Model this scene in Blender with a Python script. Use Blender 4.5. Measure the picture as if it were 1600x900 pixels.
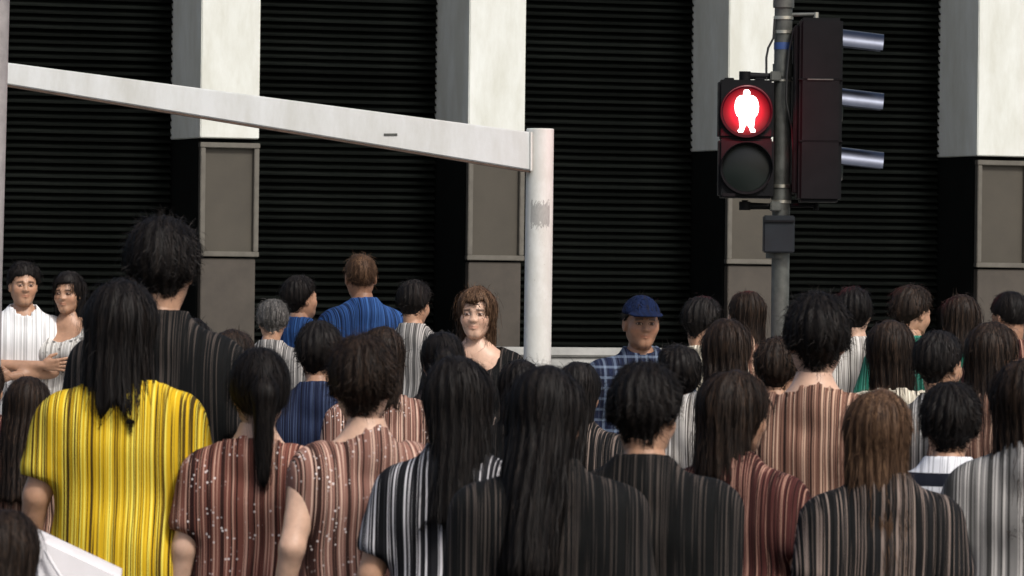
import bpy, math, random
import numpy as np
from mathutils import Vector, Matrix
R = math.radians
for o in list(bpy.data.objects): bpy.data.objects.remove(o)
S = bpy.context.scene
COL = S.collection

# ------------------------------------------------------------------ camera
F = 8200.0            # focal length in photo pixels (1600 wide): a long lens
HC = 1.6              # eye height
ROLL = 0.0122
cam = bpy.data.cameras.new('camera')
cam.sensor_width = 36; cam.lens = 36 * F / 1600
cam.clip_start = 0.5; cam.clip_end = 3000
camo = bpy.data.objects.new('camera', cam); COL.objects.link(camo)
camo.matrix_world = Matrix.Translation((0, 0, HC)) @ Matrix.Rotation(R(90), 4, 'X') @ Matrix.Rotation(ROLL, 4, 'Z')
S.camera = camo
cam.dof.use_dof = True; cam.dof.focus_distance = 26; cam.dof.aperture_fstop = 20
# ------------------------------------------------------------------ sky, sun, exposure
SUN_EL, SUN_AZ = R(48), R(146)          # azimuth measured from +Y towards +X: behind the camera, to the right
w = bpy.data.worlds.new('World'); S.world = w; w.use_nodes = True
nt = w.node_tree
sky = nt.nodes.new('ShaderNodeTexSky'); sky.sky_type = 'NISHITA'; sky.sun_disc = False
sky.sun_elevation = SUN_EL; sky.sun_rotation = SUN_AZ; sky.dust_density = 5.0; sky.air_density = 1.0
nt.links.new(sky.outputs[0], nt.nodes['Background'].inputs[0])
nt.nodes['Background'].inputs[1].default_value = 0.115
sl = bpy.data.lights.new('sun', 'SUN'); sl.energy = 2.5; sl.angle = R(9); sl.color = (1, .99, .965)
so = bpy.data.objects.new('sun', sl); COL.objects.link(so)
sd = Vector((math.sin(SUN_AZ) * math.cos(SUN_EL), math.cos(SUN_AZ) * math.cos(SUN_EL), math.sin(SUN_EL)))
so.rotation_euler = sd.to_track_quat('Z', 'Y').to_euler(); so.location = sd * 60
S.view_settings.view_transform = 'Standard'; S.view_settings.look = 'None'
S.view_settings.exposure = 0.27; S.view_settings.gamma = 1

# ------------------------------------------------------------------ helpers
cR, sR = math.cos(ROLL), math.sin(ROLL)
def unroll(px, py):
    dx, dy = px - 800, py - 450
    return dx * cR + dy * sR, -dx * sR + dy * cR
def P(px, py, Y):
    a, b = unroll(px, py)
    return Vector((a / F * Y, Y, HC - b / F * Y))

def tag(o, label=None, cat=None, group=None, kind=None):
    if label: o['label'] = label
    if cat: o['category'] = cat
    if group: o['group'] = group
    if kind: o['kind'] = kind
    return o
def empty(name, loc=(0, 0, 0), rz=0):
    o = bpy.data.objects.new(name, None); COL.objects.link(o)
    o.location = loc; o.rotation_euler = (0, 0, rz); o.empty_display_size = .1
    return o
def link(name, me, parent=None, loc=None):
    o = bpy.data.objects.new(name, me); COL.objects.link(o)
    if parent: o.parent = parent
    if loc is not None: o.location = loc
    return o

class MB:
    def __init__(s): s.v = []; s.f = []
    def add(s, vs, fs):
        n = len(s.v); s.v += [tuple(v) for v in vs]; s.f += [tuple(i + n for i in f) for f in fs]
        return s
    def box(s, c, d, M=None):
        x, y, z = [k / 2 for k in d]
        vs = [Vector((a, b, e)) for a in (-x, x) for b in (-y, y) for e in (-z, z)]
        if M: vs = [M @ v for v in vs]
        vs = [v + Vector(c) for v in vs]
        return s.add(vs, [(0, 1, 3, 2), (4, 6, 7, 5), (0, 4, 5, 1), (2, 3, 7, 6), (0, 2, 6, 4), (1, 5, 7, 3)])
    def hexa(s, vs):   # 4 corners of one end, then 4 of the other
        return s.add(vs, [(0, 3, 2, 1), (4, 5, 6, 7), (0, 1, 5, 4), (1, 2, 6, 5), (2, 3, 7, 6), (3, 0, 4, 7)])
    def tube(s, pts, rs, seg=20, caps=True):
        pts = [Vector(p) for p in pts]
        if not hasattr(rs, '__len__'): rs = [rs] * len(pts)
        rings = []
        for i, p in enumerate(pts):
            d = (pts[min(i + 1, len(pts) - 1)] - pts[max(i - 1, 0)]).normalized()
            up = Vector((0, 0, 1)) if abs(d.z) < .9 else Vector((0, 1, 0))
            a = d.cross(up).normalized(); b = d.cross(a)
            rings.append([p + (a * math.cos(t) + b * math.sin(t)) * rs[i] for t in [2 * math.pi * k / seg for k in range(seg)]])
        vs = [v for r in rings for v in r]; fs = []
        for i in range(len(pts) - 1):
            for k in range(seg):
                k2 = (k + 1) % seg
                fs.append((i * seg + k, i * seg + k2, (i + 1) * seg + k2, (i + 1) * seg + k))
        if caps:
            fs.append(tuple(range(seg))[::-1]); fs.append(tuple((len(pts) - 1) * seg + k for k in range(seg)))
        return s.add(vs, fs)
    def build(s, name, mat, parent=None, bevel=0, smooth=False, loc=None):
        me = bpy.data.meshes.new(name); me.from_pydata(s.v, [], s.f); me.update()
        import bmesh
        bm = bmesh.new(); bm.from_mesh(me); bmesh.ops.recalc_face_normals(bm, faces=bm.faces)
        if bevel:
            bmesh.ops.bevel(bm, geom=list(bm.edges), offset=bevel, segments=2, affect='EDGES', clamp_overlap=True)
        bm.to_mesh(me); bm.free()
        me.materials.append(mat)
        if smooth:
            me.polygons.foreach_set('use_smooth', [True] * len(me.polygons))
            me.set_sharp_from_angle(angle=R(40))
        return link(name, me, parent, loc)

# ------------------------------------------------------------------ materials
class N:
    """tiny node builder"""
    def __init__(s, name):
        s.m = bpy.data.materials.new(name); s.m.use_nodes = True
        s.t = s.m.node_tree; s.b = s.t.nodes['Principled BSDF']
    def n(s, typ, **kw):
        x = s.t.nodes.new(typ)
        for k, v in kw.items(): setattr(x, k, v)
        return x
    def l(s, a, b): s.t.links.new(a, b)
    def coord(s, scale=(1, 1, 1), out='Object'):
        tc = s.n('ShaderNodeTexCoord'); mp = s.n('ShaderNodeMapping'); mp.inputs['Scale'].default_value = scale
        s.l(tc.outputs[out], mp.inputs[0]); return mp.outputs[0]
    def noise(s, vec, scale=5, detail=4, rough=.6):
        x = s.n('ShaderNodeTexNoise'); x.inputs['Scale'].default_value = scale
        x.inputs['Detail'].default_value = detail; x.inputs['Roughness'].default_value = rough
        s.l(vec, x.inputs['Vector']); return x.outputs['Fac']
    def ramp(s, fac, stops, mode='LINEAR'):
        x = s.n('ShaderNodeValToRGB'); x.color_ramp.interpolation = mode; e = x.color_ramp.elements
        while len(e) < len(stops): e.new(.5)
        for i, (p, c) in enumerate(stops):
            e[i].position = p; e[i].color = (c, c, c, 1) if not hasattr(c, '__len__') else (*c, 1)
        s.l(fac, x.inputs[0]); return x.outputs[0]
    def mix(s, fac, a, b, mode='MIX'):
        x = s.n('ShaderNodeMix', data_type='RGBA', blend_type=mode)
        for sock, v in ((x.inputs[0], fac), (x.inputs[6], a), (x.inputs[7], b)):
            if isinstance(v, (int, float)): sock.default_value = v
            elif isinstance(v, tuple): sock.default_value = (*v, 1)
            else: s.l(v, sock)
        return x.outputs[2]
    def math(s, op, a, b=0):
        x = s.n('ShaderNodeMath', operation=op)
        for i, v in enumerate((a, b)):
            if isinstance(v, (int, float)): x.inputs[i].default_value = v
            else: s.l(v, x.inputs[i])
        return x.outputs[0]
    def bump(s, h, dist=.002, strength=.5):
        x = s.n('ShaderNodeBump'); x.inputs['Distance'].default_value = dist; x.inputs['Strength'].default_value = strength
        s.l(h, x.inputs['Height']); s.l(x.outputs[0], s.b.inputs['Normal'])
    def col(s, c):
        if isinstance(c, tuple): s.b.inputs['Base Color'].default_value = (*c, 1)
        else: s.l(c, s.b.inputs['Base Color'])
        return s
    def set(s, **kw):
        for k, v in kw.items(): s.b.inputs[k.replace('_', ' ')].default_value = v
        return s

def plain(name, c, rough=.6, metal=0, var=.25, scale=8, bump=.001, spec=.5):
    k = N(name); v = k.coord()
    f = k.noise(v, scale, 6, .65)
    k.col(k.mix(k.ramp(f, [(.3, 0), (.7, 1)]), tuple(x * (1 - var) for x in c), tuple(min(1, x * (1 + var * .5)) for x in c)))
    k.set(Roughness=rough, Metallic=metal, Specular_IOR_Level=spec)
    if bump: k.bump(k.noise(v, scale * 20, 3), bump, .4)
    return k.m

def painted_white(name, c, grime=.35):
    k = N(name)
    a = k.noise(k.coord((1.2, 1.2, .35)), 4, 6, .7)        # long weather streaks
    b = k.noise(k.coord(), 60, 4, .7)
    d = k.noise(k.coord(), 11, 3, .5)
    g = k.ramp(a, [(.36, 1), (.66, 0)])
    base = k.mix(k.math('MULTIPLY', g, grime), c, tuple(x * y for x, y in zip(c, (.74, .72, .66))))
    spots = k.ramp(b, [(.70, 0), (.74, 1)])
    base = k.mix(k.math('MULTIPLY', spots, k.math('MULTIPLY', k.ramp(d, [(.45, 0), (.7, 1)]), .5)), base, (.3, .28, .24))
    k.col(base); k.set(Roughness=.62); k.bump(b, .002, .25)
    return k.m
M = {}
M['stone'] = painted_white('white_cladding', (.64, .66, .625), .75)
M['beam'] = painted_white('white_beam_paint', (.60, .615, .61), .7)
M['panel'] = plain('brown_grey_panel', (.050, .043, .031), .6, 0, .22, 2.5)
M['frame'] = plain('grey_metal_frame', (.15, .14, .12), .4, .5, .2, 12)
M['base'] = plain('brown_grey_stone', (.052, .043, .033), .6, 0, .25, 6)
M['darkmetal'] = plain('dark_metal', (.0048, .0056, .005), .8, 0, .3, 6, .001, .08)
def slat_material():
    k = N('dark_slat'); oi = k.n('ShaderNodeObjectInfo')
    f = k.noise(k.coord((.6, 3, 3)), 6, 5, .65)
    c = k.mix(k.ramp(f, [(.35, 0), (.7, 1)]), (.0030, .0038, .0034), (.0066, .0078, .0068))      # dust lying unevenly along the blades
    m = k.n('ShaderNodeMapRange'); k.l(oi.outputs['Random'], m.inputs[0]); m.inputs[3].default_value = .55; m.inputs[4].default_value = 1.25
    h = k.n('ShaderNodeHueSaturation'); k.l(c, h.inputs['Color']); k.l(m.outputs[0], h.inputs['Value'])
    k.l(h.outputs[0], k.b.inputs['Base Color']); k.set(Roughness=.9, Specular_IOR_Level=.03)
    return k.m
M['slat'] = slat_material()
M['lowwall'] = plain('grey_concrete', (.30, .30, .285), .8, 0, .3, 5)
M['asphalt'] = plain('asphalt', (.05, .05, .052), .85, 0, .4, 30, .004)
M['pave'] = plain('pavement_concrete', (.24, .23, .21), .85, 0, .3, 10, .003)
M['kerb'] = plain('kerb_stone', (.32, .31, .29), .8, 0, .25, 8, .003)
M['mark'] = plain('road_paint', (.72, .71, .68), .7, 0, .3, 25, .002)
M['pole'] = plain('galvanised_steel', (.10, .104, .094), .5, .4, .45, 14)
M['band'] = plain('stainless_band', (.62, .60, .52), .3, .9, .2, 20)
M['blue'] = plain('blue_tape', (.03, .07, .22), .5)
M['house'] = plain('black_signal_housing', (.006, .006, .007), .6, 0, .25, 10, .001, .12)
M['visor'] = plain('glossy_dark_visor', (.10, .11, .14), .28, 1.0, .2, 10, 0)
M['box'] = plain('slate_box', (.009, .012, .016), .55, 0, .3, 10, .001, .3)
M['rubber'] = plain('black_cable', (.012, .012, .012), .6)
M['rail'] = plain('grey_rail', (.12, .12, .115), .45, .5, .3, 14)
M['lamp'] = plain('lamp_post_grey', (.30, .275, .27), .5, .2, .3, 8)

# the white post: chips and a grey scraped patch on the camera-ward side at 1.98 m
def post_material():
    k = N('white_post_paint')
    tc = k.n('ShaderNodeTexCoord'); sp = k.n('ShaderNodeSeparateXYZ'); k.l(tc.outputs['Object'], sp.inputs[0])
    n1 = k.noise(k.coord((1, 1, .25)), 160, 4, .7); n2 = k.noise(k.coord((1, 1, .5)), 12, 6, .7); n3 = k.noise(k.coord(), 70, 4, .75)
    zc = k.math('ABSOLUTE', k.math('SUBTRACT', sp.outputs['Z'], 1.985))
    zm = k.math('ADD', zc, k.math('MULTIPLY', k.math('SUBTRACT', n1, .5), .16))
    xm = k.math('ABSOLUTE', k.math('SUBTRACT', sp.outputs['X'], .005))
    m = k.math('MULTIPLY', k.math('LESS_THAN', zm, .062), k.math('LESS_THAN', xm, .05))
    m = k.math('MULTIPLY', m, k.math('LESS_THAN', sp.outputs['Y'], 0))
    chips = k.ramp(n3, [(.66, 0), (.70, 1)])
    low = k.math('LESS_THAN', sp.outputs['Z'], 1.9)
    base = k.mix(k.math('MULTIPLY', k.ramp(n2, [(.4, 1), (.62, 0)]), .35), (.60, .61, .58), (.40, .39, .34))
    base = k.mix(k.math('MULTIPLY', chips, k.math('MULTIPLY', low, .7)), base, (.22, .21, .18))
    base = k.mix(k.math('MULTIPLY', m, .85), base, k.mix(n1, (.16, .16, .15), (.36, .36, .34)))
    k.col(base); k.set(Roughness=.5); k.bump(n3, .0015, .3)
    return k.m
M['post'] = post_material()
def emit(name, c, e):
    k = N(name); k.col(tuple(x * .3 for x in c)); k.set(Emission_Strength=e); k.b.inputs['Emission Color'].default_value = (*c, 1)
    return k.m
def lens_mat():
    k = N('lit_red_lens'); k.col((.004, 0, 0))
    tc = k.n('ShaderNodeTexCoord'); ge = k.n('ShaderNodeVectorMath', operation='DISTANCE'); k.l(tc.outputs['Object'], ge.inputs[0])
    M['lens_center'] = ge
    st = k.ramp(k.math('MULTIPLY', ge.outputs['Value'], 8), [(.2, 1.0), (.55, .62), (.8, .2), (1.0, .03)])
    k.b.inputs['Emission Color'].default_value = (1, .004, .02, 1)
    k.l(k.math('MULTIPLY', st, 1.3), k.b.inputs['Emission Strength'])
    return k.m
M['redlens'] = lens_mat()
M['redman'] = emit('lit_red_figure', (1, .80, .78), 6.0)

# ------------------------------------------------------------------ the facade's frame of reference
TH = math.atan2(F, 20000.0)                     # the facade recedes to the right
U = Vector((math.cos(TH), math.sin(TH), 0)); NI = Vector((-math.sin(TH), math.cos(TH), 0))
Y0 = 34.9
W0 = Vector((0, Y0, 0))
def on_wall(px, py):
    a, b = unroll(px, py); a /= F
    t = Y0 * a / (U.x - a * U.y); Y = Y0 + t * U.y
    return t, HC - b / F * Y
# ------------------------------------------------------------------ ground
def sheet(name, pts, z, mat):
    m = MB(); m.add([(p[0], p[1], z) for p in pts], [tuple(range(len(pts)))])
    o = m.build(name, M[mat]); tag(o, kind='structure'); return o
sheet('ground', [(-900, -900), (900, -900), (900, 900), (-900, 900)], -.02, 'asphalt')
def wl(t, d, z=0): return W0 + U * t + NI * d + Vector((0, 0, z))
KD = -9.2                                        # kerb line, metres in front of the facade
sheet('road', [wl(-60, -60), wl(60, -60), wl(60, KD - .16), wl(-60, KD - .16)], -.012, 'asphalt')
for i in range(9):                               # zebra stripes of the crossing
    d = KD - 1.2 - i * 2.0
    o = sheet('crossing_stripe', [wl(-6, d), wl(6, d), wl(6, d - .6), wl(-6, d - .6)], -.006, 'mark')
pv = MB(); a, b, c, d = wl(-40, KD), wl(40, KD), wl(40, .9), wl(-40, .9)
pv.hexa([(*a.xy, -.02), (*b.xy, -.02), (*c.xy, -.02), (*d.xy, -.02), (*a.xy, 0), (*b.xy, 0), (*c.xy, 0), (*d.xy, 0)])
tag(pv.build('pavement', M['pave']), kind='structure')
RZ = -.12                                        # (road lies 12 cm below the pavement)
for o in list(bpy.data.objects):
    if o.name.split('.')[0] in ('ground', 'road', 'crossing_stripe'): o.location.z = RZ
kb = MB(); a, b, c, d = wl(-40, KD - .15), wl(40, KD - .15), wl(40, KD - .003), wl(-40, KD - .003)
kb.hexa([(*a.xy, RZ - .02), (*b.xy, RZ - .02), (*c.xy, RZ - .02), (*d.xy, RZ - .02), (*a.xy, .004), (*b.xy, .004), (*c.xy, .004), (*d.xy, .004)])
tag(kb.build('kerb', M['kerb'], bevel=.012), kind='structure')

# ------------------------------------------------------------------ the building
bld = empty('building', W0, TH)
tag(bld, 'building front with white pilasters and dark slatted louvres behind the crowd', 'building')
t0 = on_wall(313, 215)[0]; t1 = on_wall(732, 190)[0]; t2 = on_wall(1137, 235)[0]; t3 = on_wall(1527, 246)[0]
SP = (t3 - t0) / 3
PW = on_wall(405, 215)[0] - t0
PT = [t0 - SP, t0, t1, t2, t3, t3 + SP]
zb = on_wall(350, 216)[1]; zpt = on_wall(360, 223)[1]; zpb = on_wall(360, 401)[1]
DEP = .62
print('pilaster', PT, PW, zb, zpt, zpb)
HT = 6.2
for t in PT:
    c = t + PW / 2
    MB().box((c, DEP / 2, (zb + HT) / 2), (PW, DEP, HT - zb)).build('pilaster', M['stone'], bld, bevel=.006)
    MB().box((c, DEP / 2 + .05, (zb - .003) / 2), (PW - .02, DEP - .06, zb - .003)).build('column', M['darkmetal'], bld, bevel=.004)
    fw, fd = .034, .05
    pn = MB().box((c, .034, (zpt + zpb) / 2), (PW - .02, .03, zpt - zpb - .01)).build('panel', M['panel'], bld)
    for (cx, cz, sx, sz) in ((c, zpt - fw / 2, PW + .006, fw), (c, zpb + fw / 2, PW + .006, fw)):
        MB().box((cx, .008, cz), (sx, fd, sz)).build('frame_bar', M['frame'], pn, bevel=.004)
    for sx in (-1, 1):
        MB().box((c + sx * (PW / 2 - fw / 2 - .001), .009, (zpt + zpb) / 2), (fw, fd - .004, zpt - zpb - 2 * fw - .001)).build('frame_bar', M['frame'], pn, bevel=.004)
    ib = MB()                                   # thin dark inner bead
    MB().box((c, .034, (zpb - .012) / 2), (PW - .03, .06, zpb - .012)).build('pier', M['base'], bld, bevel=.004)
# louvre screens
PITCH = .0487
slm = None
for i in range(len(PT) - 1):
    a = PT[i] + PW; b = PT[i + 1]; wd = b - a
    z_lo, z_hi = 1.16, 3.95
    sc = MB().box(((a + b) / 2, DEP + .10, HT / 2), (wd + .3, .06, HT)).build('louvre_screen', M['darkmetal'], bld)
    MB().box(((a + b) / 2, DEP - .03, (z_lo - .03) / 2), (wd - .006, .1, z_lo - .03)).build('plinth', M['darkmetal'], bld)
    n = int((z_hi - z_lo) / PITCH)
    me = bpy.data.meshes.new('slat'); hw = (wd - .006) / 2
    prof = [(.0, -.021), (.006, -.0235), (.046, .016), (.046, .024), (.040, .024), (.006, -.012), (-.003, -.010), (-.003, -.021)]   # (depth, height): a folded blade with a front lip
    vs = [(-hw, y, z) for y, z in prof] + [(hw, y, z) for y, z in prof]; k = len(prof)
    fs = [(j, (j + 1) % k, k + (j + 1) % k, k + j) for j in range(k)] + [tuple(range(k))[::-1], tuple(range(k, 2 * k))]
    me.from_pydata(vs, [], fs); me.materials.append(M['slat']); me.update()
    rs = random.Random(i)
    for j in range(n):
        s = link('slat', me, sc); s.location = ((a + b) / 2, DEP - .04 + rs.uniform(-.002, .002), z_lo + (j + .5) * PITCH)
        s.rotation_euler = (R(rs.uniform(-2.5, 2.5)), R(rs.uniform(-.05, .05)), 0)
MB().box(((PT[0] + PT[-1]) / 2, .16, HT + .5), (PT[-1] - PT[0] + 6, .36, 1.0)).build('fascia', M['stone'], bld, bevel=.01)
# low grey wall before the facade
x0 = on_wall(300, 537)[0]; x1 = on_wall(1120, 537)[0]; zt = on_wall(700, 540)[1]
lw = empty('low_wall', wl(0, -.75), TH); tag(lw, 'low grey concrete wall between the crowd and the slatted building', 'wall')
MB().box(((x0 + x1) / 2, 0, zt / 2 - .03), (x1 - x0, .2, zt - .06)).build('wall_body', M['lowwall'], lw, bevel=.008)
MB().box(((x0 + x1) / 2, 0, zt - .027), (x1 - x0 + .05, .25, .06)).build('coping', M['lowwall'], lw, bevel=.012)

# ------------------------------------------------------------------ white arm on a post
YG = 27.4
g0 = P(841, 450, YG)
gp = empty('barrier_arm_post', (g0.x, YG, 0)); tag(gp, 'white painted post carrying a long sloping tapered white arm', 'barrier post')
ztop = P(841, 201, YG).z; rp = (P(862, 300, YG).x - P(819, 300, YG).x) / 2
po = MB().tube([(0, 0, .02), (0, 0, ztop - .004), (0, 0, ztop)], [rp, rp, rp - .004], 40).build('post', M['post'], gp, smooth=True)
MB().tube([(0, 0, 0), (0, 0, .03)], .17, 32).build('base_plate', M['post'], gp, smooth=True)
def L(px, py, Y=YG): return P(px, py, Y) - Vector((g0.x, YG, 0))
A, B = L(829, 207), L(829, 267)
xl = -420
def lin(y0, y1, x): return y0 + (y1 - y0) * (829 - x) / (829 - 15)
C_, D_ = L(xl, lin(207, 99, xl)), L(xl, lin(267, 133, xl))
hb = .052
ar = MB().hexa([A + Vector((0, -hb - .03, 0)), B + Vector((0, -hb - .03, 0)), B + Vector((0, hb, 0)), A + Vector((0, hb, 0)),
                C_ + Vector((0, -hb - .03, 0)), D_ + Vector((0, -hb - .03, 0)), D_ + Vector((0, hb, 0)), C_ + Vector((0, hb, 0))]).build('arm', M['beam'], gp, bevel=.006)
M['russet'] = plain('brown_edge_strip', (.075, .045, .03), .8, 0, .5, 20)  # thin brown strip added along the arm's lower edge
dn = Vector((0, 0, -.011)); B2, D2 = B + dn, D_ + dn; k_ = Vector((0, 0, -.0015)); yo = Vector((0, -hb - .026, 0)); yi = Vector((0, hb - .004, 0))
MB().hexa([B + yo + k_, B2 + yo, B2 + yi, B + yi + k_, D_ + yo + k_, D2 + yo, D2 + yi, D_ + yi + k_]).build('lower_edge_strip', M['russet'], gp)
mk = MB(); q = L(611, 211)                       # a scuffed maker's plate on the arm
mk.box((q.x, -hb - .032, q.z), (.07, .004, .012), Matrix.Rotation(-.02, 3, 'Y')).build('nameplate', M['pole'], gp, bevel=.001)

MB().tube([A + Vector((.002, -hb - .028, .0)), B + Vector((.002, -hb - .028, 0))], .007, 8).build('weld_bead', M['post'], gp, smooth=True)

# lamp post at the picture's left edge
YL = 22.0
a, b = P(-12, 0, YL), P(-14, 450, YL)
lp = empty('lamp_post', (b.x, YL, RZ)); tag(lp, 'grey metal lamp post standing before the end of the white arm', 'lamp post')
rt = P(14.5, 60, YL).x - b.x; rb_ = P(4, 400, YL).x - b.x
MB().tube([(0, 0, 0), (0, 0, .7)], [.10, .10], 28).build('base', M['lamp'], lp, smooth=True)
zz = [.7, HC - RZ, 2.8 - RZ, 6.5]; ex = [rb_ - .004, rb_, rt, rt]
MB().tube([(0, 0, z) for z in zz], ex, 28).build('shaft', M['lamp'], lp, smooth=True)
MB().tube([(0, 0, 6.5), (0, -.3, 6.9), (0, -1.2, 7.1)], [rt * .7, .04, .035], 16).build('bracket', M['lamp'], lp, smooth=True)
MB().box((0, -1.5, 7.08), (.25, .6, .12)).build('lantern', M['lamp'], lp, bevel=.03)

# ------------------------------------------------------------------ traffic light
YT = 27.3; MPP = YT / F
tb = P(1219, 450, YT)
tl = empty('traffic_light', (tb.x, YT, 0))
tag(tl, 'traffic light pole with lit red standing man signal and black hooded signal', 'traffic light')
def T(px, py): return P(px, py, YT) - Vector((tb.x, YT, 0))
rpole = 14 * MPP
zt_ = T(1222, -2).z
MB().tube([(0, 0, .0), (0, 0, zt_)], rpole, 36).build('pole', M['pole'], tl, smooth=True)
MB().tube([(0, 0, zt_ - .01), (0, 0, zt_ + .9)], rpole * .93, 32).build('upper_pole', M['pole'], tl, smooth=True)
def band(py, h=5, extra=1.5, mat='band', name='clamp_band'):
    z = T(1220, py).z
    o = MB().tube([(0, 0, z - h / 2 * MPP), (0, 0, z + h / 2 * MPP)], rpole + extra * MPP, 36).build(name, M[mat], tl, smooth=True)
    return o
band(6, 12, 2.5, 'pole', 'collar'); band(28); band(50); band(104); band(126, 3); band(291); band(315); band(72, 11, .5, 'blue', 'blue_tape'); band(110, 20, 2, 'pole', 'collar'); band(304, 16, 2, 'pole', 'collar')
# signal control box
q = T(1216, 366)
bx_ = MB().box((q.x, -.03, q.z), (48 * MPP, .15, 58 * MPP)).build('control_box', M['box'], tl, bevel=.006)
MB().box((q.x, -.11, q.z + 20 * MPP), (46 * MPP, .008, 3 * MPP)).build('lid_seam', M['house'], bx_)
MB().tube([(q.x - .005, 0, q.z - 38 * MPP), (q.x - .005, 0, q.z - 29 * MPP)], rpole + .012, 24).build('clamp', M['pole'], tl, smooth=True)
# pedestrian signal
hx = (1121 + 1207) / 2
ctr = T(hx, 171); c2 = T(hx, 264)
FY = -.16                                       # front face
ph = MB()
hw = 86 * MPP
for cc, hh in ((T(hx, 172), 91), (T(hx, 264), 92)):
    ph.box((cc.x, FY + .10, cc.z), (hw, .20, hh * MPP))
ped = ph.build('pedestrian_signal', M['house'], tl, bevel=.012)
for cc in (T(hx, 176), T(hx, 264)):             # recessed door rim round each lens
    rim = MB(); seg = 48; r0, r1 = 40.5 * MPP, 36.5 * MPP
    for r_, y_ in ((r0, FY - .004), (r0, FY - .02), (r1, FY - .02), (r1, FY - .004)): pass
    vs = []; fs = []
    prof = [(r0, FY + .003), (r0, FY - .02), (r1, FY - .02), (r1, FY + .003)]
    for k in range(seg):
        an = 2 * math.pi * k / seg
        vs += [(cc.x + r * math.cos(an), y, cc.z + r * math.sin(an)) for r, y in prof]
    for k in range(seg):
        for j in range(3):
            a_, b_ = k * 4 + j, ((k + 1) % seg) * 4 + j
            fs.append((a_, a_ + 1, b_ + 1, b_))
    rim.add(vs, fs); rim.build('lens_rim', M['house'], ped, smooth=True)
    # hood: a tapering tunnel visor open below
    vs = []; fs = []; seg = 40
    for k in range(seg + 1):
        an = R(-35) + R(250) * k / seg
        ln = .10 * (.35 + .65 * max(0, math.sin(max(0, min(math.pi, an)))) ** .6)
        for r, y in ((39.5 * MPP, FY), (41 * MPP, FY - ln), (39.8 * MPP, FY - ln), (38.3 * MPP, FY)):
            vs.append((cc.x + r * math.cos(an), y, cc.z + r * math.sin(an)))
    for k in range(seg):
        for j in range(4):
            a_ = k * 4 + j; b_ = k * 4 + (j + 1) % 4
            fs.append((a_, b_, b_ + 4, a_ + 4))
    fs += [(0, 1, 2, 3), tuple(seg * 4 + j for j in (3, 2, 1, 0))]
    v = MB(); v.add(vs, fs); v.build('visor', M['house'], ped, smooth=True)
lc = T(hx, 176)
def disc(cc, r, y, bulge, mat, name):
    vs = [(cc.x, y - bulge, cc.z)]; fs = []; seg = 40; rings = 6
    for q_ in range(1, rings + 1):
        rr = r * q_ / rings
        vs += [(cc.x + rr * math.cos(2 * math.pi * k / seg), y - bulge * (1 - (q_ / rings) ** 2), cc.z + rr * math.sin(2 * math.pi * k / seg)) for k in range(seg)]
    for k in range(seg): fs.append((0, 1 + k, 1 + (k + 1) % seg))
    for q_ in range(rings - 1):
        for k in range(seg):
            a_ = 1 + q_ * seg + k; b_ = 1 + q_ * seg + (k + 1) % seg
            fs.append((a_, a_ + seg, b_ + seg, b_))
    m = MB(); m.add(vs, fs); return m.build(name, mat, ped, smooth=True)
lens = disc(lc, 37 * MPP, FY - .003, .010, M['redlens'], 'lit_lens'); lens['label'] = 'lit red lens'; M['lens_center'].inputs[1].default_value = (lc.x, FY - .003, lc.z)
kk = N('dark_green_lens'); kk.col((.003, .007, .0055)); kk.set(Roughness=.3)
disc(T(hx, 264), 37 * MPP, FY - .003, .010, kk.m, 'unlit_lens')
# red standing man (outline in photo pixels relative to 1080,0 at four times)
half = [(335, 568), (322, 571), (315, 582), (316, 594), (318, 602), (292, 606), (276, 618), (266, 640), (261, 670), (264, 702), (274, 728), (287, 740), (290, 775), (293, 806), (280, 822), (284, 832), (312, 832), (322, 806), (335, 782)]
full = half + [(352, 806), (360, 832), (388, 832), (390, 822), (378, 806), (382, 775), (386, 740), (400, 726), (408, 702), (410, 670), (404, 640), (394, 620), (378, 608), (353, 602), (356, 594), (356, 582), (348, 571)]
fg = MB()
pts = [T(1080 + a_ / 4 + .5, b_ / 4) for a_, b_ in full]
n_ = len(pts)
fg.add([(p.x, FY - .026, p.z) for p in pts] + [(p.x, FY - .014, p.z) for p in pts],
       [tuple(range(n_))] + [(i, (i + 1) % n_, n_ + (i + 1) % n_, n_ + i) for i in range(n_)])
fo = fg.build('standing_man', M['redman'], ped); fo['label'] = 'glowing standing man'
pl = bpy.data.lights.new('signal_glow', 'POINT'); pl.shadow_soft_size = .03; pl.energy = 9; pl.color = (1, .01, .06)
plo = bpy.data.objects.new('signal_glow', pl); COL.objects.link(plo); plo.parent = ped
plo.location = (lc.x, FY - .15, lc.z); plo.rotation_euler = (R(90), 0, 0)
# brackets
for py in (119, 322):
    e = T(1163, py); s_ = T(1205, py)
    MB().tube([(e.x, -.06, e.z + (-.02 if py < 200 else .03)), (e.x, -.06, e.z), (s_.x, -.01, e.z)], [.018, .02, .016], 14).build('bracket_arm', M['house'], tl, smooth=True)
    MB().tube([(e.x, -.06, e.z - .022), (e.x, -.06, e.z + .022)], .03, 16).build('bracket_knuckle', M['house'], tl, smooth=True)
    MB().box((s_.x + .02, -.005, e.z), (.055, .12, .05)).build('bracket_clamp', M['pole'], tl, bevel=.006)
for px_ in (1138, 1186):
    e = T(px_, 125); MB().box((e.x, FY + .08, e.z), (.05, .12, .012)).build('hinge_lug', M['house'], ped, bevel=.003)
e = T(1150, 307); MB().box((T(1136, 306).x, FY - .02, T(1136, 306).z), (.07, .03, .02)).build('latch', M['house'], ped, bevel=.004)
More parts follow.
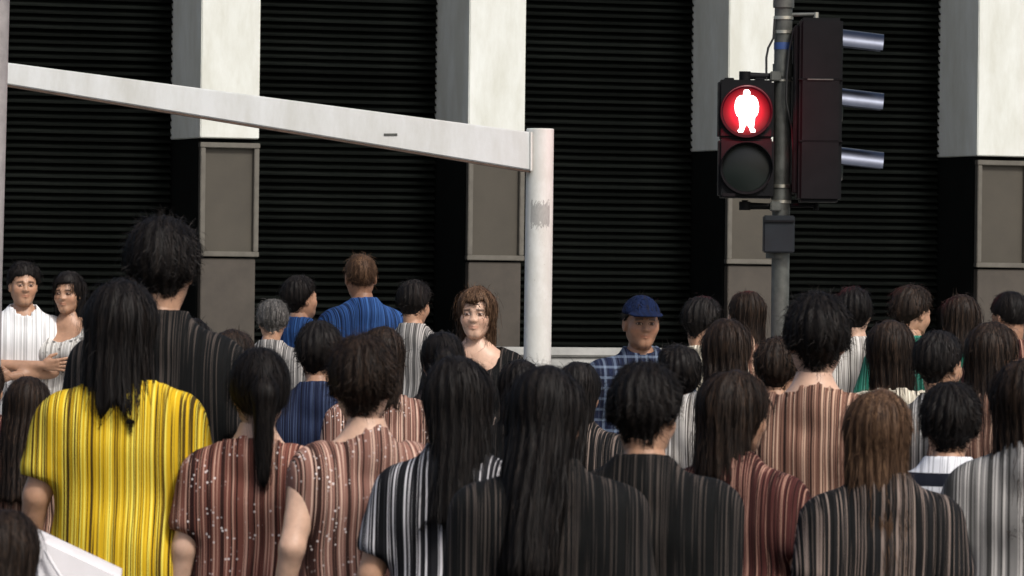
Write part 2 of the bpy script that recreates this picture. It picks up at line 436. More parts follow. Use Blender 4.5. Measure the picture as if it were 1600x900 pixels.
# vehicle signal, turned to face right
v0, v1, vy0, vy1 = 1246, 1313, 30, 316
q = T((v0 + v1) / 2, (vy0 + vy1) / 2)
vh = MB()
vh.box((q.x, -.01, q.z), ((v1 - v0) * MPP, .30, (vy1 - vy0) * MPP))
veh = vh.build('vehicle_signal', M['house'], tl, bevel=.016)
for y0_ in (126, 222):
    cc = T((v0 + v1) / 2, y0_); MB().box((cc.x, -.01, cc.z), ((v1 - v0) * MPP + .004, .304, .008)).build('section_joint', M['house'], veh, bevel=.002)
cc = T(v0 - 4, 172); MB().box((cc.x, -.01, cc.z), (8 * MPP, .22, 262 * MPP)).build('back_plate', M['house'], veh, bevel=.006)
MB().box((T(1279, 126).x, -.163, T(1279, 126).z), (40 * MPP, .006, 2 * MPP)).build('seam', M['pole'], veh)
for dy in (55 + 7, 148 + 6, 240 + 6):
    cc = T(1316, dy)
    vs = []; fs = []; seg = 36; R0 = .094
    for k in range(seg + 1):
        an = R(2) + R(176) * k / seg            # arc over the lens
        ln = .235 - .022 * (1 - math.sin(an)) / 2
        for r, ax in ((R0, 0), (R0 * .97, ln), (R0 * .95, ln), (R0 * .98, 0)):
            vs.append((cc.x - .02 + ax, -.01 + r * math.cos(an), cc.z - .038 + r * math.sin(an) - ax * .10))
    for k in range(seg):
        for j in range(4):
            a_ = k * 4 + j; b_ = k * 4 + (j + 1) % 4; fs.append((a_, b_, b_ + 4, a_ + 4))
    fs += [(0, 1, 2, 3), tuple(seg * 4 + j for j in (3, 2, 1, 0))]
    v = MB(); v.add(vs, fs); v.build('visor', M['visor'], veh, smooth=True)
    ln_ = MB().tube([(cc.x - .02, -.01, cc.z - .035), (cc.x + .0, -.01, cc.z - .035)], [.1, .085], 28).build('lens', kk.m, veh, smooth=True)
for py in (24, 322):
    e = T(1275, py)
    MB().tube([(0, 0, e.z), (e.x, -.01, e.z + .004)], .011, 12).build('bracket_arm', M['pole' if py < 100 else 'house'], tl, smooth=True)
    MB().tube([(e.x, -.01, e.z - .02), (e.x, -.01, e.z + .015)], .014, 12).build('bracket_bolt', M['band' if py < 100 else 'house'], tl, smooth=True)
cb = [T(1210, 30), T(1208, 60), T(1200, 75), T(1197, 90), T(1197, 125)]
MB().tube([(p.x, -.03, p.z) for p in cb], .006, 8).build('cable', M['rubber'], tl, smooth=True)
cb = [T(1240, 45), T(1232, 80), T(1228, 120), T(1227, 160), T(1236, 200), T(1240, 260)]
MB().tube([(p.x, -.075, p.z) for p in cb], .006, 8).build('cable', M['rubber'], tl, smooth=True)

# ------------------------------------------------------------------ kerbside guard rail
a = P(1075, 625, 26.9); e = P(1660, 630, 26.9 + 0)
rl = empty('guard_rail', (a.x, 26.9, 0)); tag(rl, 'grey metal guard rail with thin bars beside the traffic light pole', 'railing')
Lr = e.x - a.x
for z in (1.05, .82, .14):
    MB().tube([(0, 0, z), (Lr, 0, z)], .02 if z > 1 else .014, 12).build('rail', M['rail'], rl, smooth=True)
for k in range(3):
    MB().tube([(k * Lr / 2, 0, 0), (k * Lr / 2, 0, 1.08)], .026, 14).build('rail_post', M['rail'], rl, smooth=True)
bar = None
for k in range(1, 20):
    if k == 10: continue
    if bar is None: bar = MB().tube([(0, 0, .14), (0, 0, .82)], .007, 8).build('bar', M['rail'], rl, smooth=True); b_ = bar
    else: b_ = link('bar', bar.data, rl)
    b_.location = (k * Lr / 20, 0, 0)
# ================================================================== people
rng = np.random.default_rng(7)
def surface_nets(Fv, org, h):
    nx, ny, nz = Fv.shape
    ins = Fv < 0
    cs = np.zeros((nx - 1, ny - 1, nz - 1), np.int8)
    cn = [(i, j, k) for i in (0, 1) for j in (0, 1) for k in (0, 1)]
    for i, j, k in cn: cs += ins[i:nx - 1 + i, j:ny - 1 + j, k:nz - 1 + k]
    act = (cs > 0) & (cs < 8)
    I = np.argwhere(act)
    idx = -np.ones(act.shape, np.int64); idx[act] = np.arange(len(I))
    val = {c: Fv[I[:, 0] + c[0], I[:, 1] + c[1], I[:, 2] + c[2]] for c in cn}
    acc = np.zeros((len(I), 3)); cnt = np.zeros(len(I))
    for a in cn:
        for ax in range(3):
            if a[ax]: continue
            b = list(a); b[ax] = 1; b = tuple(b)
            va, vb = val[a], val[b]; m = (va < 0) != (vb < 0)
            t = np.where(m, va / np.where(m, va - vb, 1), 0)
            p = np.tile(np.array(a, float), (len(I), 1)); p[:, ax] += t
            acc[m] += p[m]; cnt[m] += 1
    V = org + (I + acc / cnt[:, None]) * h
    Q = []
    for ax in range(3):
        o1, o2 = [(1, 2), (2, 0), (0, 1)][ax]
        sl0 = [slice(None)] * 3; sl1 = [slice(None)] * 3
        sl0[ax] = slice(0, -1); sl1[ax] = slice(1, None)
        a, b = ins[tuple(sl0)], ins[tuple(sl1)]
        E = np.argwhere(a != b)
        E = E[(E[:, o1] > 0) & (E[:, o2] > 0) & (E[:, o1] < Fv.shape[o1] - 1) & (E[:, o2] < Fv.shape[o2] - 1)]
        fl = a[E[:, 0], E[:, 1], E[:, 2]]
        def g(d1, d2):
            e = E.copy(); e[:, o1] -= d1; e[:, o2] -= d2
            return idx[e[:, 0], e[:, 1], e[:, 2]]
        q = np.stack([g(1, 1), g(0, 1), g(0, 0), g(1, 0)], 1)
        q[~fl] = q[~fl][:, ::-1]
        Q.append(q)
    return V, np.concatenate(Q)
def grid(lo, hi, h):
    lo = np.array(lo, float); hi = np.array(hi, float)
    n = np.ceil((hi - lo) / h).astype(int) + 1
    ax = [lo[i] + np.arange(n[i]) * h for i in range(3)]
    return np.meshgrid(*ax, indexing='ij', sparse=True), lo
def smin(a, b, k):
    h = np.clip(.5 + .5 * (b - a) / k, 0, 1)
    return b + (a - b) * h - k * h * (1 - h)
def smax(a, b, k): return -smin(-a, -b, k)
def cone(G, a, b, ra, rb, ys=1.0):
    x, y, z = G
    a = np.array(a, float); b = np.array(b, float)
    a = a / (1, ys, 1); b = b / (1, ys, 1); y = y / ys
    d = b - a; L2 = d @ d
    t = np.clip(((x - a[0]) * d[0] + (y - a[1]) * d[1] + (z - a[2]) * d[2]) / L2, 0, 1)
    q = np.sqrt((x - a[0] - t * d[0]) ** 2 + (y - a[1] - t * d[1]) ** 2 + (z - a[2] - t * d[2]) ** 2)
    return (q - (ra + (rb - ra) * t)) * (ys if ys < 1 else 1)
def ell(G, c, r):
    x, y, z = G
    k0 = np.sqrt(((x - c[0]) / r[0]) ** 2 + ((y - c[1]) / r[1]) ** 2 + ((z - c[2]) / r[2]) ** 2)
    return (k0 - 1) * min(r)
def wav(G, freq, seed, n=6, zs=1.0):
    r = np.random.default_rng(seed); x, y, z = G; o = 0
    for i in range(n):
        d = r.normal(size=3); d /= np.linalg.norm(d); d *= freq * r.uniform(.6, 1.7)
        o = o + np.sin(x * d[0] + y * d[1] + z * d[2] * zs + r.uniform(0, 6.28))
    return o / n
def mk_mesh(name, V, Q, mat, col=None):
    me = bpy.data.meshes.new(name)
    me.vertices.add(len(V)); me.vertices.foreach_set('co', np.ascontiguousarray(V, np.float32).ravel())
    me.loops.add(Q.size); me.loops.foreach_set('vertex_index', Q.ravel().astype(np.int32))
    me.polygons.add(len(Q)); me.polygons.foreach_set('loop_start', np.arange(0, Q.size, Q.shape[1], dtype=np.int32))
    me.polygons.foreach_set('use_smooth', np.ones(len(Q), bool))
    me.update(calc_edges=True)
    if col is not None:
        at = me.color_attributes.new('tint', 'FLOAT_COLOR', 'POINT')
        at.data.foreach_set('color', np.concatenate([col, np.ones((len(col), 1))], 1).astype(np.float32).ravel())
    me.materials.append(mat)
    return me

# ---- head
def head_sdf(G, fem=0.0, wide=1.0, nose=1.0):
    x, y, z = G; x = np.abs(x); G = (x, y, z)
    d = ell(G, (0, .016, .036), (.077 * wide, .096, .088))
    d = smin(d, ell(G, (0, -.018, -.032), (.061 * wide, .073, .080)), .035)
    d = smin(d, cone(G, (.045 * wide, .01, -.052), (.012, -.062, -.094), .022, .019 - .003 * fem), .03)
    d = smin(d, ell(G, (.042 * wide, -.050, -.026), (.024, .022, .024)), .03)
    d = smin(d, cone(G, (.012, -.083, .022), (.042, -.070, .021), .007, .006), .02)
    d = smax(d, -ell(G, (.031, -.102, .003), (.019, .020, .012)), .016)
    d = smin(d, ell(G, (.031, -.0755, .002), (.0125, .0125, .0105)), .004)
    d = smin(d, cone(G, (0, -.086, .012), (0, -.099 * nose, -.026), .006, .0085), .016)
    d = smin(d, ell(G, (.011, -.089, -.029), (.008, .010, .006)), .010)
    d = smin(d, cone(G, (0, -.0885, -.056), (.020, -.078, -.0565), .0042, .002), .008)
    d = smin(d, cone(G, (0, -.0875, -.066), (.016, -.079, -.0655), .0048, .003), .008)
    d = smax(d, -cone(G, (0, -.0945, -.0612), (.022, -.087, -.0615), .003, .002), .004)
    e = ell(G, (.079 * wide, .014, -.006), (.011, .021, .033))
    e = smax(e, -ell(G, (.090 * wide, .008, -.004), (.008, .012, .02)), .006)
    d = smin(d, e, .008)
    d = smin(d, cone(G, (0, .022, -.06), (0, .030, -.21), .050 - .006 * fem, .058 - .008 * fem), .03)
    return d
HEADS = {}
def head_mesh(kind, fine=True):
    h = .0036 if fine else .0065; key = (kind, fine)
    if key in HEADS: return HEADS[key]
    fem, wide, nose = {'m': (0, 1, 1), 'm2': (0, 1.05, 1.02), 'f': (1, .95, .96), 'f2': (1, 1.0, .95)}[kind]
    G, lo = grid((-.115, -.135, -.20), (.115, .135, .14), h)
    Fv = head_sdf(G, fem, wide, nose)
    V, Q = surface_nets(Fv, lo, h)
    x, y, z = np.abs(V[:, 0]), V[:, 1], V[:, 2]
    c = np.ones((len(V), 3))
    def paint(m, t):
        nonlocal c
        c = c * (1 - m[:, None]) + np.array(t) * m[:, None]
    g = lambda d, w_: np.exp(-(d / w_) ** 2)
    front = (y < -.04)
    paint(.3 * g(x - .045, .022) * g(z + .03, .025) * front, (1.12, .78, .72))
    paint(front * g(z + .061, .009) * (x < .024) * .6, (.9, .60, .58))
    br = front * g(z - .0225 + (x - .03) * .12, .0055) * ((x > .013) & (x < .050))
    paint(br * .9, (.10, .09, .09))
    ed = np.sqrt(((x - .031) / .015) ** 2 + ((z - .002) / .0062) ** 2)
    paint(front * (ed < 1.15) * 1.0, (.12, .08, .07))
    paint(front * ((ed < .85) & (np.abs(x - .031) > .007)) * 1.0, (1.3, 1.6, 1.9))
    HEADS[key] = (V, Q, c); return HEADS[key]
# ---- hand (right hand hanging: fingers along -z, palm facing +x-> body, thumb to the front -y)
def make_hand():
    h = .0042
    G, lo = grid((-.035, -.075, -.205), (.04, .065, .04), h)
    d = cone(G, (0, 0, .03), (0, 0, -.01), .026, .026, .9)
    d = smin(d, cone(G, (0, -.018, -.03), (0, -.024, -.085), .017, .013), .012)
    d = smin(d, cone(G, (0, .016, -.03), (0, .024, -.08), .017, .012), .012)
    d = smin(d, cone(G, (0, 0, -.03), (0, 0, -.085), .018, .013), .012)
    for yy, ln in ((-.031, .070), (-.010, .080), (.011, .074), (.031, .056)):
        a = np.array((0, yy * .85, -.085)); b = a + (.006, yy * .18, -ln * .5); c = b + (.018, yy * .05, -ln * .42)
        d = smin(d, cone(G, a, b, .0095, .0085), .005); d = smin(d, cone(G, b, c, .0085, .0068), .003)
    a = np.array((.004, -.022, -.02)); b = a + (.010, -.026, -.028); c = b + (.008, -.010, -.032)
    d = smin(d, cone(G, a, b, .014, .0105), .01); d = smin(d, cone(G, b, c, .0105, .008), .004)
    return surface_nets(d, lo, h)
HAND = make_hand()
# ---- hair
def hair_sdf(G, style, seed):
    x, y, z = G; ax = np.abs(x)
    cr = ell(G, (0, .018, .037), (.077, .096, .088))
    an = np.arctan2(x, y + .02); lump = .006 * wav(G, 22, seed + 40, 5, .7)
    rough = .0015 * np.sin(an * 31 + 1.2 * np.sin(z * 14 + seed)) + .004 * wav(G, 60, seed, 6, .22) + .0035 * wav(G, 190, seed + 1, 6, .12)
    if style == 'short':
        line = np.interp(y, [-.12, -.085, -.05, -.01, .02, .06, .11], [.074, .066, .050, .012, -.004, -.072, -.098]) + .010 * wav(G, 90, seed + 5, 4)
        d = smin(cr, head_sdf(G) + .003, .02) - (.016 + lump) * np.clip((z - line) / .075 + .15, .15, 1) - rough * np.clip((z - line) / .03, .3, 1.3)
        d = smax(d, line - z, .008)
        return d
    if style == 'crop':
        d = cr - .009 - rough * .5
        line = np.interp(y, [-.12, -.085, -.05, -.01, .02, .06, .11], [.082, .072, .060, .022, .008, -.040, -.060]) + .005 * wav(G, 90, seed + 5, 4)
        return smax(d, line - z, .006)
    ln = {'bob': .20, 'long': .40, 'pony': .10}[style]
    d = cr - .014 - rough - lump
    if style == 'pony':
        line = np.interp(y, [-.12, -.085, -.05, -.01, .02, .06, .11], [.080, .070, .050, .010, -.02, -.075, -.09])
        d = smax(d, line - z, .008)
        d = smin(d, cone(G, (0, .105, .055), (0, .15, .0), .026, .034), .02)
        d = smin(d, cone(G, (0, .15, .0), (0, .125, -.26), .036 , .014), .02) + rough * .6
        return d
    drape = cone(G, (0, .045, .02), (0, .062, -ln), .090, .086 if style == 'bob' else .080, .80) - rough * 1.6 - lump - .006 * wav(G, 45, seed + 41, 5, .12)
    drape = smax(drape, -ln * (.85 + .3 * (seed % 7) / 6) + .03 * wav(G, 70, seed + 9, 6, 0) - z, .02)
    d = smin(d, drape, .03)
    face = np.maximum(ax - (.058 + .02 * (z < -.1)), y + .030)      # opening for face and throat
    face = np.maximum(face, z - .062 + .010 * wav(G, 60, seed + 3, 4))
    d = smax(d, -face, .012)
    d = smax(d, -(np.maximum(np.maximum(ax - .05, y + .0), np.maximum(z + .08, -z - .6))), .015)
    return d
def hair_mesh(style, seed, strands, near):
    h = .006
    lo = {'short': (-.12, -.135, -.13), 'crop': (-.12, -.135, -.13), 'bob': (-.15, -.135, -.30), 'long': (-.15, -.135, -.53), 'pony': (-.13, -.135, -.32)}[style]
    G, lo = grid(lo, (.15, .21, .17), h)
    V, Q = surface_nets(hair_sdf(G, style, seed), lo, h)
    # strands: thin ribbons that follow the surface downwards
    r = np.random.default_rng(seed + 100)
    n = strands; p = V[r.integers(0, len(V), n)].copy()
    f = lambda q: hair_sdf((q[:, 0], q[:, 1], q[:, 2]), style, seed)
    steps = 6 if style in ('short', 'crop') else 9
    st = (.010 if style in ('short', 'crop') else .024) * r.uniform(.6, 1.4, n)[:, None]
    off = r.uniform(.0005, .006, n); fly = r.random(n) < .12; off = np.where(fly, r.uniform(.004, .014, n), off)
    path = []; e = 2e-3
    for k in range(steps):
        f0 = f(p); nrm = np.stack([(f(p + np.eye(3)[i] * e) - f0) / e for i in range(3)], 1)
        nrm /= np.linalg.norm(nrm, axis=1)[:, None] + 1e-6
        p = p - nrm * (f0 - off * (1 + .25 * k * fly))[:, None] * .8
        path.append((p.copy(), nrm.copy()))
        g = np.stack([p[:, 0] * 1.2, (p[:, 1] - .02) * .8 - .02, np.full(n, -1.0) if style not in ('short', 'crop') else np.full(n, -.35)], 1)
        if style in ('short', 'crop'): g[:, :2] *= 6
        g = g + r.normal(0, .12, (n, 3))
        g = g - nrm * (g * nrm).sum(1)[:, None]; g /= np.linalg.norm(g, axis=1)[:, None] + 1e-6
        p = p + g * st
    # loose flyaway hairs standing off the head
    nf = 420 if near else 110
    q = V[r.integers(0, len(V), nf)]; q = q[q[:, 2] > -.06]; nf = len(q)
    o_ = q - np.array((0, .02, .0)); o_ /= np.linalg.norm(o_, axis=1)[:, None]
    dr = o_ * .5 + np.array((0, 0, 1.0)) * (o_[:, 2:3] > .2) * .5 + r.normal(0, .30, (nf, 3)); lnf = r.uniform(.008, .042, nf)[:, None]
    cu = r.normal(0, .22, (nf, 3))
    FP = [q + lnf * (dr * t + cu * t * t - np.array((0, 0, .35)) * t ** 3) for t in (0, .33, .66, 1)]
    wdt = (.0011 if near else .0017)
    VV = []; 
    for k, (pp, nn) in enumerate(path):
        nx = path[min(k + 1, steps - 1)][0] - path[max(k - 1, 0)][0]
        sd_ = np.cross(nx, nn); sd_ /= np.linalg.norm(sd_, axis=1)[:, None] + 1e-6
        ww = wdt * (1 - .75 * k / (steps - 1))
        VV += [pp - sd_ * ww, pp + sd_ * ww]
    SV = np.stack(VV, 1).reshape(-1, 3)
    b = (np.arange(n) * steps * 2)[:, None]
    SQ = np.concatenate([b + np.array([[2 * k, 2 * k + 1, 2 * k + 3, 2 * k + 2]]) for k in range(steps - 1)])
    sd_ = np.cross(dr, np.array((0, 1.0, 0))); sd_ /= np.linalg.norm(sd_, axis=1)[:, None] + 1e-6
    FV = np.stack([FP[k] + sd_ * sg * (.0007 if near else .0011) * (1 - .25 * k) for k in range(4) for sg in (-1, 1)], 1).reshape(-1, 3)
    b = (np.arange(nf) * 8)[:, None]
    FQ = np.concatenate([b + np.array([[2 * k, 2 * k + 1, 2 * k + 3, 2 * k + 2]]) for k in range(3)])
    return np.concatenate([V, SV, FV]), np.concatenate([Q, SQ + len(V), FQ + len(V) + len(SV)])

# ---- materials of people
def skin_mat(name, c):
    k = N(name)
    a = k.n('ShaderNodeAttribute'); a.attribute_name = 'tint'
    f = k.noise(k.coord(), 35, 4, .6)
    base = k.mix(k.ramp(f, [(.3, 0), (.7, 1)]), tuple(x * .86 for x in c), tuple(x * 1.08 for x in c))
    k.col(k.mix(1.0, base, a.outputs['Color'], 'MULTIPLY')); k.set(Roughness=.48)
    k.b.inputs['Subsurface Weight'].default_value = .08
    k.b.inputs['Subsurface Radius'].default_value = (.02, .008, .005); k.b.inputs['Subsurface Scale'].default_value = .4
    return k.m
SK = [skin_mat('skin_tan', (.40, .225, .14)), skin_mat('skin_light', (.55, .35, .25)), skin_mat('skin_brown', (.28, .145, .085))]
def hair_mat(name, c, hi):
    k = N(name)
    f = k.noise(k.coord((1, 1, .012)), 230, 3, .6)
    g = k.noise(k.coord((1, 1, .3)), 25, 3, .6)
    c1 = k.mix(k.ramp(f, [(.42, 0), (.68, 1)]), c, hi)
    k.col(k.mix(k.ramp(g, [(.35, .0), (.65, .7)]), c1, c)); k.set(Roughness=.6, Specular_IOR_Level=.16)
    k.bump(f, .001, .35)
    return k.m
HR = {'black': hair_mat('black_hair', (.0035, .003, .003), (.022, .016, .013)), 'dark': hair_mat('dark_brown_hair', (.006, .004, .003), (.055, .032, .02)),
      'brown': hair_mat('brown_hair', (.035, .018, .010), (.20, .115, .065)), 'grey': hair_mat('greying_hair', (.03, .028, .026), (.22, .21, .2))}
CM = {}
def cloth(base, acc=None, dark=None, amt=.7, patt=None, fine=230):
    """fabric with irregular vertical woven stripes; patt adds a print"""
    key = (base, acc, dark, amt, patt, fine)
    if key in CM: return CM[key]
    k = N('fabric')
    acc = acc or tuple(min(.85, x * 1.7 + .03) for x in base); dark = dark or tuple(x * .12 for x in base)
    f = k.noise(k.coord((1, .02, .0012)), fine, 2, .5)
    g = k.noise(k.coord((1, .02, .003)), fine * .8, 2, .5)
    c = k.mix(k.math('MULTIPLY', k.ramp(f, [(.49, 0), (.56, 1)]), amt), base, dark)
    c = k.mix(k.math('MULTIPLY', k.ramp(g, [(.56, 0), (.62, 1)]), amt), c, acc)
    if patt == 'plaid':
        tc = k.n('ShaderNodeTexCoord'); sp = k.n('ShaderNodeSeparateXYZ'); k.l(tc.outputs['Object'], sp.inputs[0])
        for ax in 'XZ':
            s = k.math('SINE', k.math('MULTIPLY', sp.outputs[ax], 130))
            c = k.mix(k.math('MULTIPLY', k.math('GREATER_THAN', s, .72), .22), c, (.30, .38, .50), 'MIX')
    if patt in ('floral', 'sequin'):
        v = k.n('ShaderNodeTexVoronoi'); v.inputs['Scale'].default_value = 34 if patt == 'floral' else 60
        k.l(k.coord((1, 1, 1)), v.inputs['Vector'])
        m = k.ramp(v.outputs['Distance'], [(.28, 1), (.40, 0)]) if patt == 'floral' else k.ramp(v.outputs['Distance'], [(.16, 1), (.24, 0)])
        z = k.noise(k.coord((.5, .5, 1)), 9, 2)
        m = k.math('MULTIPLY', m, k.ramp(z, [(.47, 0), (.55, 1)]))
        c = k.mix(k.math('MULTIPLY', m, .85), c, (.05, .05, .05) if patt == 'floral' else (.75, .68, .66))
    if patt == 'bands':
        tc = k.n('ShaderNodeTexCoord'); sp = k.n('ShaderNodeSeparateXYZ'); k.l(tc.outputs['Object'], sp.inputs[0])
        s = k.math('SINE', k.math('MULTIPLY', sp.outputs['Z'], 36))
        c = k.mix(k.math('GREATER_THAN', s, .72), c, (.012, .014, .022))
    k.col(c); k.set(Roughness=.9, Specular_IOR_Level=.15)
    k.bump(k.noise(k.coord((1, 1, .6)), 45, 5, .55), .004, .3)
    CM[key] = k.m; return k.m
M['shoe'] = plain('dark_shoe_leather', (.03, .027, .025), .5)
def make_shoe():
    G, lo = grid((-.08, -.24, -.02), (.08, .12, .14), .012)
    d = cone(G, (0, .045, .045), (0, -.14, .032), .046, .040, 1)
    d = smin(d, cone(G, (0, .04, .05), (0, .03, .10), .042, .044), .03)
    d = smax(d, .006 - G[2] + 0 * d, .006)
    return surface_nets(d, lo, .012)
SHOE = make_shoe()

def rotm(yaw, pitch=0, roll=0):
    return np.array(Matrix.Rotation(yaw, 3, 'Z') @ Matrix.Rotation(pitch, 3, 'X') @ Matrix.Rotation(roll, 3, 'Y'))
def frame_to(d, front):
    """rotation taking -z to d and -y towards front"""
    z = -np.array(d) / np.linalg.norm(d); y = -np.array(front, float); y = y - (y @ z) * z; y /= np.linalg.norm(y)
    return np.stack([np.cross(y, z), y, z], 1)
NPEOPLE = [0]
def person(x, top, s, yaw, label, sex='m', head='m', hair='short', hcol='black', skin=0, shirt=None, sleeve='short', hem=.88,
           legs=None, skirt=False, pose='hang', stride=.12, build=1.0, hyaw=0, hpitch=0, neck='crew', cap=None, fat=0.0, strands=None, zfloor=None):
    NPEOPLE[0] += 1; seed = NPEOPLE[0] * 13
    r = np.random.default_rng(seed)
    Y = F / s; loc = P(x, top, Y); floor = (0 if (Vector((loc.x, Y, 0)) - W0).dot(NI) > KD + .1 else RZ) if zfloor is None else zfloor
    scale = (loc.z - floor) / 1.742
    near = s > 480; fc = abs(yaw) < 100
    hb = .0105 if near else .013
    # --- skeleton
    A = {'hang': (((.225, .03, 1.15), (.245, -.04, .90)),) * 2,
         'swing': (((.225, .10, 1.15), (.235, .08, .90)), ((.225, -.05, 1.15), (.22, -.18, .95))),
         'bag': (((.22, .02, 1.15), (.20, -.20, 1.06)), ((.225, .03, 1.15), (.245, -.03, .90))),
         'phone': (((.20, -.02, 1.13), (.08, -.26, 1.20)), ((.21, -.0, 1.14), (.10, -.25, 1.14))),
         'folded': (((.225, -.05, 1.15), (-.09, -.185, 1.165)), ((.225, -.05, 1.14), (-.07, -.20, 1.115)))}[pose]
    G, lo = grid((-.37, -.36, .06), (.37, .30, 1.53), hb)
    bw = build
    tor = cone(G, (-.085 * bw, .0, 1.30), (.085 * bw, .0, 1.30), .118, .118, .76)
    for sg in (-1, 1): tor = smin(tor, cone(G, (0, .015, 1.435), (sg * .14 * bw, .01, 1.378), .052, .052), .05)
    tor = smin(tor, cone(G, (-.05 * bw, .0, 1.10), (.05 * bw, .0, 1.10), .105 + fat, .105 + fat, .78), .08)
    tor = smin(tor, cone(G, (-.065 * bw, .01, .95), (.065 * bw, .01, .95), .112 + fat, .112 + fat, .84), .08)
    tor = smin(tor, cone(G, (0, .02, 1.44), (0, .02, 1.52), .062, .050), .05)
    if sex == 'f':
        for sg in (-1, 1): tor = smin(tor, ell(G, (sg * .07, -.085, 1.27), (.062, .05, .06)), .04)
    arms = []; slv = []; hands = []
    for sg, (el, wr) in zip((-1, 1), A):
        sh = np.array((sg * .168 * bw, .01, 1.368)); el = np.array(el) * (sg, 1, 1); wr = np.array(wr) * (sg, 1, 1)
        el = el + r.normal(0, .012, 3); wr = wr + r.normal(0, .015, 3)
        k = .9 if sex == 'f' else 1
        a = smin(cone(G, sh, el, .052 * k, .039 * k), cone(G, el, wr, .039 * k, .026 * k), .015)
        arms.append(a)
        if sleeve == 'long': q = smin(cone(G, sh, el, .055, .044), cone(G, el, wr - (wr - el) * .08, .045, .034), .02)
        elif sleeve == 'short':
            e2 = sh + (el - sh) * .62; q = cone(G, sh, e2, .050, .050)
            dn = (el - sh) / np.linalg.norm(el - sh)
            q = np.maximum(q, (G[0] - e2[0]) * dn[0] + (G[1] - e2[1]) * dn[1] + (G[2] - e2[2]) * dn[2] - .02)
        else: q = cone(G, sh * (.86, 1, 1), sh * (.80, 1, 1) + (0, 0, .005), .045, .04)
        slv.append(q)
        M3 = frame_to(wr - el, (0, -1, .2) if pose in ('hang', 'swing') else (0, -.3, 1))
        hv = HAND[0] * (1 if sg < 0 else -1, 1, 1) * k
        hands.append((hv @ M3.T + wr + (wr - el) / np.linalg.norm(wr - el) * .012, HAND[1] if sg < 0 else HAND[1][:, ::-1]))
    lg = None; ank = []
    for sg in (-1, 1):
        hp = np.array((sg * .088, .01, .93)); an = np.array((sg * .095, -sg * stride + .02, .07)); kn = (hp + an) / 2 + (0, -.035 - .1 * abs(stride), .02)
        l_ = smin(cone(G, hp, kn, .085, .054), cone(G, kn, an, .054, .038), .03)
        ank.append(an); lg = l_ if lg is None else np.minimum(lg, l_)
        if sg < 0: legL = l_
        else: legR = l_
    lgs = smin(legL, legR, .02)
    body = smin(tor, lgs, .05)
    for a in arms: body = smin(body, a, .03)
    V, Q = surface_nets(body, lo, hb)
    HV, HQ, HC_ = head_mesh(head, abs(yaw) < 100)
    if abs(yaw) > 100 and not hyaw: hyaw = float(r.uniform(-32, 32)); hpitch = float(r.uniform(-6, 14))
    HM = rotm(R(hyaw), R(hpitch)); hc = np.array((0, -.012, 1.612)); HM = HM * .94
    HV2 = HV.copy()
    kf = np.clip((HV[:, 2] + .15) / .07, 0, 1)[:, None]            # the neck stays on the shoulders
    HV2 = (HV @ HM.T) * kf + (HV * (.94, .94, 1)) * (1 - kf) + hc
    allV = [V, HV2]; allQ = [Q, HQ + len(V)]; nn = len(V) + len(HV2)
    for hv, hq in hands: allV.append(hv); allQ.append(hq + nn); nn += len(hv)
    col = np.concatenate([np.ones((len(V), 3)), HC_, np.ones((nn - len(V) - len(HV2), 3))])
    me = mk_mesh('person', np.concatenate(allV), np.concatenate(allQ), SK[skin], col)
    o = link('person', me); o.location = (loc.x, Y, floor); o.rotation_euler = (0, 0, R(yaw)); o.scale = (scale,) * 3
    tag(o, label, 'person', 'pedestrians crowding the crossing')
    # --- top
    fold = .008 * (1 + wav(G, 24, seed + 1, 6, .35)) + .005 * wav(G, 60, seed + 2, 6, .4)
    up = tor
    for q in slv: up = smin(up, q, .035)
    if skirt:
        up = smin(up, cone(G, (0, .01, 1.0), (0, .01, .52), .13, .27, .8), .06)
        zcut = .50
    else:
        up = smin(up, cone(G, (-.06, .01, 1.0), (.06, .01, hem - .1), .125 + fat, .13 + fat, .84), .06); zcut = hem
    cl = up - .009 - fold
    cl = smax(cl, zcut - G[2] + 0 * cl, .012)
    nr = {'crew': .072, 'scoop': .115, 'collar': .068}[neck]
    hole = cone(G, (0, -.0 if neck != 'scoop' else -.03, 1.43 if neck != 'scoop' else 1.425), (0, -.01, 1.62), nr, nr)
    cl = smax(cl, -hole, .008)
    if neck == 'collar':
        c2_ = np.maximum(np.abs(cone(G, (0, .012, 1.42), (0, .008, 1.485), .078, .066)) - .009, G[2] - 1.492 + .45 * np.clip(-G[1] - .02, 0, 1))
        cl = smin(cl, np.maximum(c2_, 1.40 - G[2]), .012)
    cl = np.maximum(cl, G[2] - 1.515)
    V2, Q2 = surface_nets(cl, lo, hb)
    nm = 'dress' if skirt else 'shirt'
    link(nm, mk_mesh(nm, V2, Q2, shirt), o)
    if not skirt:
        G3, lo3 = grid((-.30, -.36, .06), (.30, .30, 1.02), .016)
        t3 = cone(G3, (-.065 * bw, .01, .95), (.065 * bw, .01, .95), .112 + fat, .112 + fat, .84)
        for sg, an in zip((-1, 1), ank):
            hp = np.array((sg * .088, .01, .93)); kn = (hp + an) / 2 + (0, -.035 - .1 * abs(stride), .02)
            t3 = smin(t3, smin(cone(G3, hp, kn, .088, .066), cone(G3, kn, an, .066, .06), .03), .03)
        t3 = t3 - .008 - .006 * (1 + wav(G3, 24, seed + 4, 6, .6)); t3 = smax(t3, .10 - G3[2] + 0 * t3, .01); t3 = smax(t3, G3[2] - 1.0, .01)
        V3, Q3 = surface_nets(t3, lo3, .016)
        link('trousers', mk_mesh('trousers', V3, Q3, legs or cloth((.02, .022, .03), amt=.3)), o)
